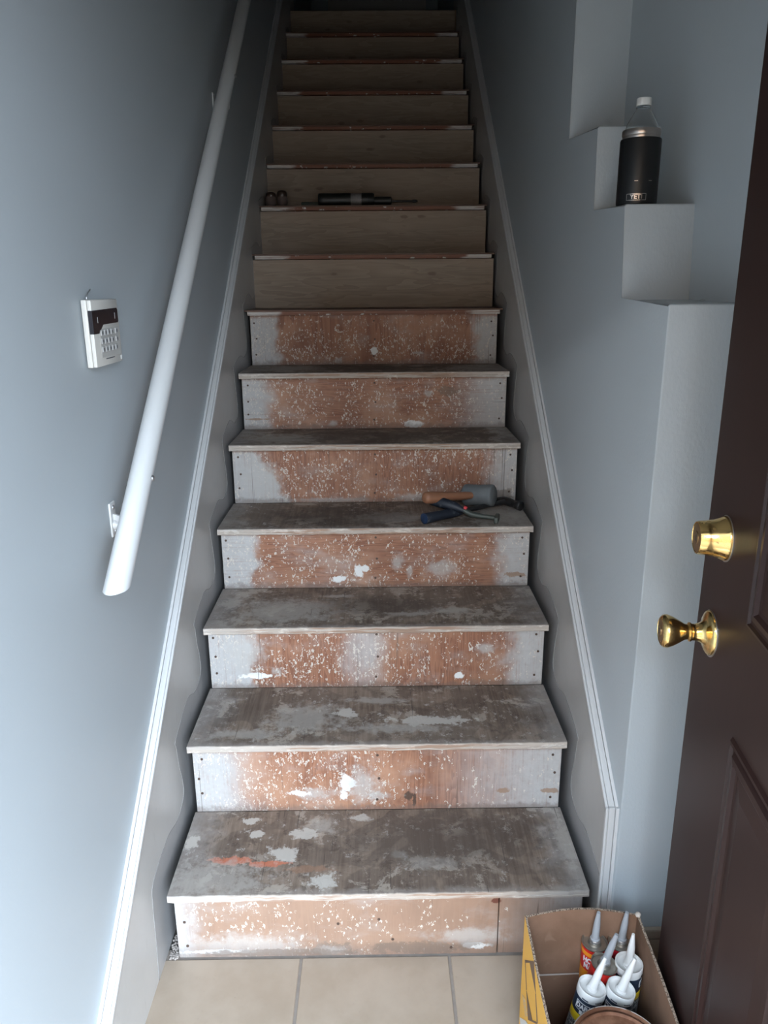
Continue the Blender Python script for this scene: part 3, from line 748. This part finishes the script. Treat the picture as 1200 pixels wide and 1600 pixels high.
# ------------------------------------------------------------------ tools on the fourth tread
zt4 = ZT[3]
M_rub = Mat('grey_rubber', .65); M_rub.color(M_rub.mix(M_rub.noise(M_rub.P, 35, 5, .7), (.10, .115, .125), (.20, .215, .22))); M_rub = M_rub.m
k = Mat('worn_handle_wood', .5); n = k.noise(k.map(k.P, (40, 40, 3)), 2, 4, .6); k.color(k.mix(n, (.20, .085, .045), (.38, .18, .10))); M_hw = k.m
ml = empty('rubber_mallet', (.325, .935, zt4)); tag(ml, 'rubber mallet with grey head and reddish wooden handle lying on the fourth tread', 'mallet')
H = Vector((-.006, 0, .042)); end = Vector((-.180, -.105, .064)); hd = (end-H).normalized()
ax = Vector((0, 0, 1)).cross(hd).normalized(); 
if ax.x < 0: ax = -ax
ax = Vector((.86, -.48, .10)).normalized()
hl = (end-H).length
bm = lathe(bmesh.new(), [(.0285, -.048), (.0325, -.045), (.0335, -.040), (.0325, -.02), (.032, 0), (.0325, .02), (.0335, .040), (.0325, .045), (.0285, .048)], 40, M=axis_matrix((0, 0, 0), ax))
obj('head', bm, M_rub, ml, tuple(H), autosmooth=50)
bm = lathe(bmesh.new(), [(.0105, -.028), (.0105, .03), (.012, .05), (.0135, hl*.5), (.0165, hl*.72), (.0185, hl*.88), (.0182, hl*.96), (.0155, hl), (.009, hl+.003)], 28)
o = obj('handle', bm, M_hw, ml, tuple(H), autosmooth=60); o.rotation_euler = axis_matrix((0,0,0), hd).to_euler()
# claw hammer
M_navy = Mat('navy_black_grip', .5); M_navy.color(M_navy.mix(M_navy.sm(M_navy.noise(M_navy.P, 50, 5, .7), .55, .66, 0, .5), (.012, .017, .028), (.12, .13, .14))); M_navy = M_navy.m
M_iron = flat('dark_forged_steel', (.05, .05, .052), .42, .7, var=.4, scale=40)
M_blue = flat('dark_blue_end_cap', (.012, .030, .075), .45)
hm = empty('claw_hammer', (.14, .775, zt4)); tag(hm, 'black claw hammer with dark blue grip end lying along the fourth tread', 'hammer')
p0 = Vector((0, 0, .0165)); p1 = Vector((.268, .176, .016)); hv = (p1-p0).normalized(); L_ = (p1-p0).length
Mh = axis_matrix((0, 0, 0), hv)
def hobj(nm, prof, mat, par, base, rot, n=20, sc=None):
    bm = lathe(bmesh.new(), prof, n)
    if sc:
        for v in bm.verts: v.co.x *= sc[0]; v.co.y *= sc[1]
    o = obj(nm, bm, mat, par, tuple(base), autosmooth=50); o.rotation_euler = rot.to_euler(); return o
hobj('grip', [(.0145, 0), (.0165, .003), (.0160, .02), (.0140, .06), (.0150, .09), (.0135, .125), (.0100, .145)], M_navy, hm, p0, Mh, 24)
hobj('grip_end', [(.0125, -.0025), (.0160, -.001), (.0163, .0015), (.016, .002)], M_blue, hm, p0, Mh, 24)
hobj('shaft', [(.0075, .14), (.0070, L_*.8), (.0085, L_-.01), (.009, L_+.012)], M_iron, hm, p0, Mh)
hx = Vector((.58, -.81, -.02)).normalized()
hobj('head', [(.0125, .062), (.0145, .060), (.0145, .046), (.0110, .040), (.0105, .028), (.0125, .018), (.0135, 0), (.0125, -.016), (.009, -.020)], M_iron, hm, p1, axis_matrix((0,0,0), hx), 24)
for s in (-1, 1):
    bm = bmesh.new(); side = hx.cross(Vector((0, 0, 1))).normalized()
    pth = [p1 - hx*(.015+q*.018) + side*s*(.005+q*.003) + Vector((0, 0, .0-.0015*q*q)) for q in range(4)]
    tube(bm, pth, [.0085, .007, .0052, .002], 10); obj('claw', bm, M_iron, hm, autosmooth=60)
# second tool crossing over it
pb = empty('pry_bar', (.155, .865, zt4)); tag(pb, 'short pry bar with dark grip, red dot and greenish flat end beside the black hammer', 'pry bar')
pq = [Vector((0, 0, .045)), Vector((.03, -.014, .046)), Vector((.068, -.03, .040))]
M_green = flat('greenish_grey_metal', (.075, .085, .075), .5, .4, var=.4, scale=60)
bm = tube(bmesh.new(), [(0, 0, .047), (.012, -.004, .046), (.045, -.020, .043), (.080, -.036, .036), (.105, -.046, .027)], [.006, .0135, .0165, .0135, .0085], 16)
obj('grip', bm, M_navy, pb, autosmooth=60)
bm = tube(bmesh.new(), [(.100, -.044, .030), (.125, -.054, .018), (.155, -.064, .014), (.193, -.075, .012)], [.007, .0095, .0075, .0065], 12)
obj('bar', bm, M_green, pb, autosmooth=60)
bm = tube(bmesh.new(), [(.105, -.0465, .0365), (.1125, -.050, .0335)], .0055, 12); obj('red_mark', bm, flat('red_plastic', (.62, .05, .06), .4), pb)
bm = bmesh.new(); add_box(bm, -.006, .006, -.024, .024, -.010, .010, .003, 2)
o = obj('flat_end', bm, M_green, pb, (.197, -.078, .0105), (0, 0, -.25))

# ------------------------------------------------------------------ things on the ninth tread
zt9 = ZT[8]+.0015
pt = empty('power_screwdriver', (-.224, 2.045, zt9)); tag(pt, 'long black cordless screwdriver with thin bit lying on the ninth tread', 'tool')
M_bk = flat('black_tool_plastic', (.012, .013, .012), .45); M_dg = flat('dark_green_plastic', (.03, .045, .035), .5)
X90 = (0, math.radians(90), 0)
obj('motor_body', lathe(bmesh.new(), [(.021, 0), (.0255, .004), (.0262, .02), (.0255, .06), (.0262, .12), (.0255, .134)], 28), M_bk, pt, (0, 0, .0262), X90, autosmooth=50)
obj('label_sleeve', lathe(bmesh.new(), [(.0245, .134), (.0245, .178)], 28), flat('worn_grey_label', (.20, .185, .18), .6, var=.5, scale=60), pt, (0, 0, .0262), X90, autosmooth=50)
obj('front_grip', lathe(bmesh.new(), [(.0262, .178), (.0262, .222), (.0225, .230)], 28), M_bk, pt, (0, 0, .0262), X90, autosmooth=50)
obj('chuck', lathe(bmesh.new(), [(.0145, .228), (.0165, .235), (.0165, .280), (.0155, .299), (.008, .302)], 24), M_bk, pt, (0, 0, .0215), X90, autosmooth=50)
obj('bit', lathe(bmesh.new(), [(.0045, .30), (.0045, .385), (.0065, .388), (.0065, .400), (.003, .408)], 16), M_iron, pt, (0, 0, .0195), X90, autosmooth=50)
bm = bmesh.new(); add_box(bm, -.070, .006, -.012, .012, 0, .018, .004, 2); obj('tail_piece', bm, M_dg, pt, autosmooth=40)
jb = flat('brown_glass_dark', (.045, .028, .020), .3); jl = flat('dusty_brown_front', (.10, .07, .06), .7)
def jar(x, label, hh):
    o = empty('small_bottle', (x, 2.05, zt9)); tag(o, label, 'bottle', 'dark bottles on the ninth tread')
    obj('body', lathe(bmesh.new(), [(.015, 0), (.0205, .004), (.0220, .020), (.0215, .036), (.018, .044)], 28), jl, o, autosmooth=50)
    obj('cap', lathe(bmesh.new(), [(.0195, .038), (.0212, .042), (.0200, hh-.008), (.0155, hh-.002), (.010, hh)], 28), jb, o, autosmooth=50)
jar(-.418, 'small dark rounded bottle on the ninth tread, nearest the left skirt', .058)
jar(-.372, 'small dark rounded bottle on the ninth tread, between its twin and the screwdriver', .064)

# ------------------------------------------------------------------ cardboard box
k = Mat('brown_corrugated_card', .8); n = k.noise(k.map(k.P, (1, 1, 1)), 9, 5, .6)
c = k.mix(k.sm(n, .3, .7), (.16, .085, .048), (.23, .128, .08)); s = k.noise(k.P, 18, 3, .6, 1.5); c = k.mix(k.sm(s, .62, .70, 0, .25), c, (.33, .21, .145))
k.color(c); k.bump(k.noise(k.map(k.P, (300, 300, 2)), 1, 1), .12, .0008); M_card = k.m
M_yel = flat('yellow_box_print', (.74, .40, .055), .5, var=.04, scale=12)
k = Mat('corrugated_edge', .9); v = k.noise(k.map(k.P, (400, 260, 60)), 1, 2); k.color(k.mix(k.sm(v, .42, .56), (.10, .065, .045), (.42, .32, .24))); M_cedge = k.m
BX0, BX1, BY0, BY1, BH = .275, .489, -.56, -.176, .300
bxr = empty('cardboard_box', (.38, -.36, 0)); tag(bxr, 'open cardboard box with yellow printed side holding sealant tubes, right of the bottom step', 'box')
def panel(pa, pb_, z0, z1, th, bul, nm, mats, inward, zlift=None):
    """upright wall from pa to pb_ (x,y), bulging outwards in its middle"""
    bm = bmesh.new(); pa = Vector(pa); pb_ = Vector(pb_); d = (pb_-pa); nrm = Vector((d.y, -d.x)).normalized()
    if nrm.dot(Vector(inward)) > 0: nrm = -nrm
    nu, nv = 16, 6; g = {}
    for side in (0, 1):
        for i in range(nu+1):
            for j in range(nv+1):
                t = i/nu; s = j/nv
                off = bul*math.sin(math.pi*t)*s*s - (th if side else 0)
                p = pa + d*t + nrm*off
                z = z0 + (z1-z0)*s + (zlift(t)*s if zlift else 0)
                g[side, i, j] = bm.verts.new((p.x-.38, p.y+.36, z))
    for i in range(nu):
        for j in range(nv):
            f = bm.faces.new((g[0,i,j], g[0,i+1,j], g[0,i+1,j+1], g[0,i,j+1])); f.material_index = 0
            f = bm.faces.new((g[1,i,j], g[1,i+1,j], g[1,i+1,j+1], g[1,i,j+1])); f.material_index = 1
        for j, in ((0,), (nv,)):
            f = bm.faces.new((g[0,i,j], g[0,i+1,j], g[1,i+1,j], g[1,i,j])); f.material_index = 2
    for i in (0, nu):
        for j in range(nv):
            f = bm.faces.new((g[0,i,j], g[0,i,j+1], g[1,i,j+1], g[1,i,j])); f.material_index = 2
    return obj(nm, bm, mats, bxr, autosmooth=40)
panel((BX0, BY1), (BX1, BY1), .0, BH, .0045, .012, 'back_side', [M_card, M_card, M_cedge], (0, -1), lambda t: .006*math.sin(math.pi*t))
panel((BX0, BY1+.002), (BX0-.004, BY0), .0, BH, .0045, .003, 'printed_side', [M_yel, M_card, M_cedge], (1, 0))
panel((BX1, BY1), (BX1-.022, BY0), .0, BH, .0045, .004, 'plain_side', [M_card, M_card, M_cedge], (-1, 0))
panel((BX0, BY0), (BX1-.022, BY0), .0, BH, .0045, .004, 'front_side', [M_card, M_card, M_cedge], (0, 1))
bm = bmesh.new(); add_box(bm, BX0+.005-.38, BX1-.036-.38, BY0+.36+.005, BY1+.36-.005, .0005, .005); obj('bottom', bm, M_card, bxr)
bm = bmesh.new(); tube(bm, [(BX0+.006-.38, BY1-.0048+.36, .163), (.0, BY1-.0040+.36, .1655), (BX1-.006-.38, BY1-.0048+.36, .165)], .0016, 8)
obj('crease', bm, flat('pale_crease', (.38, .32, .28), .8), bxr)
bm = bmesh.new(); t = bmesh.new(); bmesh.ops.create_icosphere(t, subdivisions=2, radius=.0055); merge(bm, t, mat=Matrix.Translation((BX1-.002-.38, BY1+.36-.002, BH+.001)))
obj('torn_corner', bm, flat('torn_paper', (.50, .44, .38), .9, var=.2), bxr, smooth=True)
# print on the yellow side: big slanted letter outlined in brown, drawn on the side (local y, z)
M_pbr = flat('brown_print', (.13, .075, .045), .6)
def side_poly(nm, pts, mat, lift=.0012, parent=bxr):
    bm = bmesh.new()
    def XX(y, z):
        t = (BY1+.002-y)/(BY1+.002-BY0); s = z/BH
        return BX0 - .004*t - .003*math.sin(math.pi*min(max(t, 0), 1))*s*s
    prism(bm, pts, 'x', 0, 1)
    for v in bm.verts:
        h = v.co.x; y = v.co.y; z = v.co.z
        v.co = Vector((XX(y, z)-.0002-lift*h-.38, y+.36, z))
    return obj(nm, bm, mat, parent)
for nm, pts in (('letter_bar', [(-0.2, 0.222), (-0.278, 0.301), (-0.278, 0.298), (-0.204, 0.219)]),
    ('letter_wedge', [(-0.241, 0.261), (-0.279, 0.299), (-0.304, 0.259)]),
    ('letter_line', [(-0.201, 0.219), (-0.205, 0.223), (-0.228, 0.181), (-0.224, 0.177)]),
    ('letter_wedge', [(-0.226, 0.178), (-0.253, 0.139), (-0.286, 0.178)]),
    ('letter_bar', [(-0.253, 0.139), (-0.286, 0.178), (-0.326, 0.22), (-0.324, 0.214)]),
    ('letter_line', [(-0.302, 0.256), (-0.305, 0.26), (-0.329, 0.221), (-0.323, 0.215)])):
    side_poly(nm, pts, M_pbr, .0006)
k = Mat('grey_small_print', .6); v = k.noise(k.P, 320, 3, .7); k.color(k.mix(k.sm(v, .48, .56), (.70, .40, .07), (.42, .36, .31)))
side_poly('small_print', [(-0.189, 0.128), (-0.221, 0.152), (-0.246, 0.14), (-0.229, 0.117)], k.m, .0004)
side_poly('white_corner', [(-0.179, 0.058), (-0.236, 0.116), (-0.255, 0.129), (-0.189, 0.052)], flat('white_box_print', (.62, .62, .60), .5), .0004)

# ------------------------------------------------------------------ sealant tubes
M_white_p = flat('white_tube_plastic', (.72, .71, .69), .4); M_whitew = flat('off_white_plunger', (.62, .60, .57), .5)
M_navyl = flat('navy_label', (.018, .030, .052), .4); M_yell = flat('yellow_label_band', (.72, .50, .02), .45)
k = Mat('grey_patterned_label', .5); v = k.noise(k.P, 260, 3, .7); k.color(k.mix(k.sm(v, .45, .58), (.05, .055, .06), (.42, .42, .42))); M_pat = k.m
M_lw = flat('white_print', (.78, .78, .78), .5); M_red = flat('red_label', (.60, .025, .02), .4); M_org = flat('orange_label_band', (.80, .28, .02), .45)
M_tin = flat('tin_end_plate', (.42, .39, .34), .34, .85, var=.15, scale=40); M_noz = flat('grey_translucent_nozzle', (.34, .35, .37), .45); M_dred = flat('dark_red_label', (.36, .012, .02), .4)
def tube_root(name, x, y, ztop, lean, leany, H_, label, group):
    """root at the base; x,y is where the top centre ends up"""
    ax = Vector((lean, leany, 1)).normalized()
    base = Vector((x, y, ztop)) - ax*H_
    o = empty(name, base); o.rotation_euler = Vector((0, 0, 1)).rotation_difference(ax).to_euler()
    tag(o, label, 'tube', group); return o
def nozzle(root, z0, L, dx, dy, mat, r0=.0095, r1=.0035, flat_tip=False):
    p0 = Vector((0, 0, z0)); p1 = Vector((dx, dy, z0+L))
    bm = bmesh.new(); tube(bm, [p0, p0.lerp(p1, .06), p0.lerp(p1, .08), p0.lerp(p1, .6), p1], [r0*1.08, r0*1.08, r0*.86, (r0*.55+r1*.45), r1], 20)
    return obj('nozzle', bm, mat, root, autosmooth=50)
def white_tube(x, y, zt, lean, leany, ang, label, nd, R_=.0246, withdap=True):
    Ht = .232
    o = tube_root('sealant_tube', x, y, zt, lean, leany, Ht, label, 'sealant tubes in the box')
    obj('barrel', lathe(bmesh.new(), [(R_-.002, 0), (R_-.001, .001), (R_-.001, Ht-.03)], 36), M_white_p, o, autosmooth=40)
    obj('lower_label', lathe(bmesh.new(), [(R_-.0004, .004), (R_-.0003, .006), (R_-.0003, .1678), (R_-.0006, .1680)], 36), M_pat, o, autosmooth=40)
    obj('yellow_band', lathe(bmesh.new(), [(R_-.0004, .168), (R_-.0001, .1685), (R_-.0001, .1835), (R_-.0004, .184)], 36), M_yell, o, autosmooth=40)
    lb = obj('navy_label', lathe(bmesh.new(), [(R_-.0004, .184), (R_-.0002, .1845), (R_-.0002, .2155), (R_-.0004, .216)], 36), M_navyl, o, autosmooth=40)
    # recessed white cap
    cp = obj('end_cap', lathe(bmesh.new(), [(R_, .2155), (R_+.0003, .2165), (R_+.0003, Ht-.001), (R_-.0006, Ht), (R_-.002, Ht-.0006), (R_-.0028, Ht-.006), (R_-.006, Ht-.0075), (.012, Ht-.0065), (.001, Ht-.0065)], 40), M_white_p, o, autosmooth=50)
    nozzle(o, Ht-.0068, .068, nd[0], nd[1], M_white_p, .0092, .0026)
    bm = bmesh.new()
    def rect(bm, w, h, cx, cy_, z1, nn=8):
        for q in range(nn): add_box(bm, cx-w/2+w*q/nn, cx-w/2+w*(q+1)/nn, cy_-h/2, cy_+h/2, 0, z1)
    if withdap:
        b = bmesh.new(); rect(b, .0255, .0160, 0, 0, .0003, 10)
        obj('logo_patch', wrap(b, R_-.0001, .2010, ang), M_lw, lb)
        b = bmesh.new(); rect(b, .0235, .0138, 0, 0, .0002, 10)
        obj('logo_ground', wrap(b, R_+.0002, .2010, ang), M_navyl, lb)
        b = text_bm('DAP.', .0130, .0003, .00045, .84); obj('logo_letters', wrap(b, R_+.00055, .2010, ang), M_lw, lb)
        b = bmesh.new(); rect(b, .005, .007, 0, 0, .0003, 2); obj('logo_tab', wrap(b, R_, .1895, ang), M_lw, lb)
    else:
        b = bmesh.new(); rect(b, .012, .0135, 0, 0, .0003, 6); obj('logo_patch', wrap(b, R_-.0001, .2010, ang), M_lw, lb)
        b = text_bm('D', .0125, .0003, .0004, .9); obj('logo_letters', wrap(b, R_+.0003, .2010, ang), M_navyl, lb)
    b = text_bm('WHITE', .0036, .0002, .0001, 1.1); obj('cap_print', wrap(b, R_+.0004, .2195, ang+1.0), M_navyl, cp)
    b = bmesh.new(); rect(b, .012, .0022, 0, 0, .0002, 4); obj('cap_print', wrap(b, R_+.0004, .2185, ang+.05), M_navyl, cp)
    return o
white_tube(.3765, -.283, .250, .20, .02, math.radians(-90-42), 'white sealant tube with navy label, front left of the six, its white nozzle leaning right', (.008, .003))
white_tube(.4265, -.287, .250, .20, .02, math.radians(-90-45), 'white sealant tube with navy label, front middle, half behind the rusty can', (.009, .004))
white_tube(.4565, -.2345, .250, .02, .0, math.radians(-90+52), 'upright white sealant tube with navy label against the right side of the box', (.002, .002), withdap=False)
def red_tube(x, y, zt, lean, ang, label, nd, txt=None, redm=M_red, R_=.0238):
    Ht = .235
    o = tube_root('adhesive_tube', x, y, zt, lean, 0, Ht, label, 'red adhesive tubes in the box')
    lb = obj('barrel_label', lathe(bmesh.new(), [(R_-.0015, 0), (R_-.0006, .001), (R_-.0006, Ht-.0055)], 36), redm, o, autosmooth=40)
    if txt: obj('orange_band', lathe(bmesh.new(), [(R_-.0005, Ht-.019), (R_-.0003, Ht-.0188), (R_-.0003, Ht-.0102), (R_-.0005, Ht-.010)], 36), M_org, o, autosmooth=40)
    if txt: obj('orange_lower_band', lathe(bmesh.new(), [(R_-.0005, Ht-.085), (R_-.0003, Ht-.0848), (R_-.0003, Ht-.052), (R_-.0005, Ht-.0518)], 36), M_org, o, autosmooth=40)
    obj('tin_end', lathe(bmesh.new(), [(R_-.0002, Ht-.003), (R_+.0004, Ht-.002), (R_+.0004, Ht), (R_-.0008, Ht+.0006), (R_-.0022, Ht-.0004), (R_-.003, Ht-.003), (.013, Ht-.0035), (.0115, Ht-.001), (.0105, Ht+.002), (.001, Ht+.002)], 40), M_tin, o, autosmooth=45)
    obj('collar', lathe(bmesh.new(), [(.0100, Ht+.001), (.0100, Ht+.005), (.0085, Ht+.007), (.001, Ht+.007)], 28), M_steel, o, autosmooth=45)
    nozzle(o, Ht+.005, .062, nd[0], nd[1], M_noz, .0082, .0034)
    if txt:
        for q, s in enumerate(txt):
            b = text_bm(s, .0155, .0004, .0008, .78); obj('lettering', wrap(b, R_-.0001, Ht-.028-.0135*q, ang), M_lw, lb)
    return o
red_tube(.4065, -.187, .2495, .0, math.radians(-90-38), 'red and orange adhesive tube with white lettering and grey nozzle at the back left', (.003, .0), ('HOL', 'NAI'))
red_tube(.4110, -.2360, .2495, .17, math.radians(-90-10), 'red adhesive tube with tin end squeezed behind the front white tubes', (.006, .0), None)
red_tube(.4570, -.1870, .2485, .02, math.radians(-90), 'dark red adhesive tube at the back right corner of the box', (.004, .0), None, M_dred)

# ------------------------------------------------------------------ rusty can
k = Mat('rusty_lid', .45, .25); n = k.noise(k.P, 22, 6, .65); c = k.mix(k.sm(n, .35, .65), (.13, .055, .03), (.27, .135, .08))
c = k.mix(k.sm(k.noise(k.P, 9, 3), .52, .7, 0, .6), c, (.22, .17, .115)); k.color(c); k.bump(n, .3, .001); M_rust = k.m
k = Mat('scuffed_tin_rim', .3, .8); n = k.noise(k.P, 70, 4, .7); k.color(k.mix(k.sm(n, .38, .48), (.20, .13, .08), (.66, .65, .62))); M_rim = k.m
cx, cyy, cz, cR = .379, -.4245, .281, .0765
cn = empty('paint_can', (cx, cyy, .006)); tag(cn, 'round metal can with rusty brown lid in front of the tubes, at the bottom edge', 'can')
h = cz-.006
obj('wall', lathe(bmesh.new(), [(cR-.004, 0), (cR-.002, .002), (cR-.002, h-.012), (cR-.001, h-.010)], 56), flat('black_can_side', (.03, .03, .03), .4, .5), cn, autosmooth=40)
obj('rim', lathe(bmesh.new(), [(cR-.001, h-.010), (cR+.0006, h-.007), (cR+.001, h-.003), (cR, h-.0005), (cR-.0008, h), (cR-.0016, h-.0005)], 72, cap0=False, cap1=False), M_rim, cn, autosmooth=60)
obj('lid', lathe(bmesh.new(), [(cR-.0017, h-.012), (cR-.0017, h-.0006), (cR-.0028, h-.004), (cR-.0045, h-.0085), (cR-.0065, h-.0085), (cR-.0085, h-.0025), (cR-.0105, h-.0020), (cR-.0125, h-.0065), (cR-.018, h-.008), (.02, h-.0085), (.001, h-.0085)], 64), M_rust, cn, autosmooth=50)
bm = bmesh.new(); pts = []
for q in range(17):
    a = math.pi*q/16; pts.append(((cR+.006)*math.cos(a), -(cR*.55)*math.sin(a)*1.0, h-.020-.03*math.sin(a)))
tube(bm, pts, .0014, 8); obj('bail_handle', bm, flat('black_wire', (.02, .02, .02), .4, .6), cn, smooth=True)
for s in (-1, 1):
    bm = lathe(bmesh.new(), [(.010, 0), (.010, .002), (.004, .005)], 16, M=axis_matrix((s*(cR-.003), 0, h-.020), (s, 0, 0))); obj('handle_ear', bm, M_rim, cn, autosmooth=40)
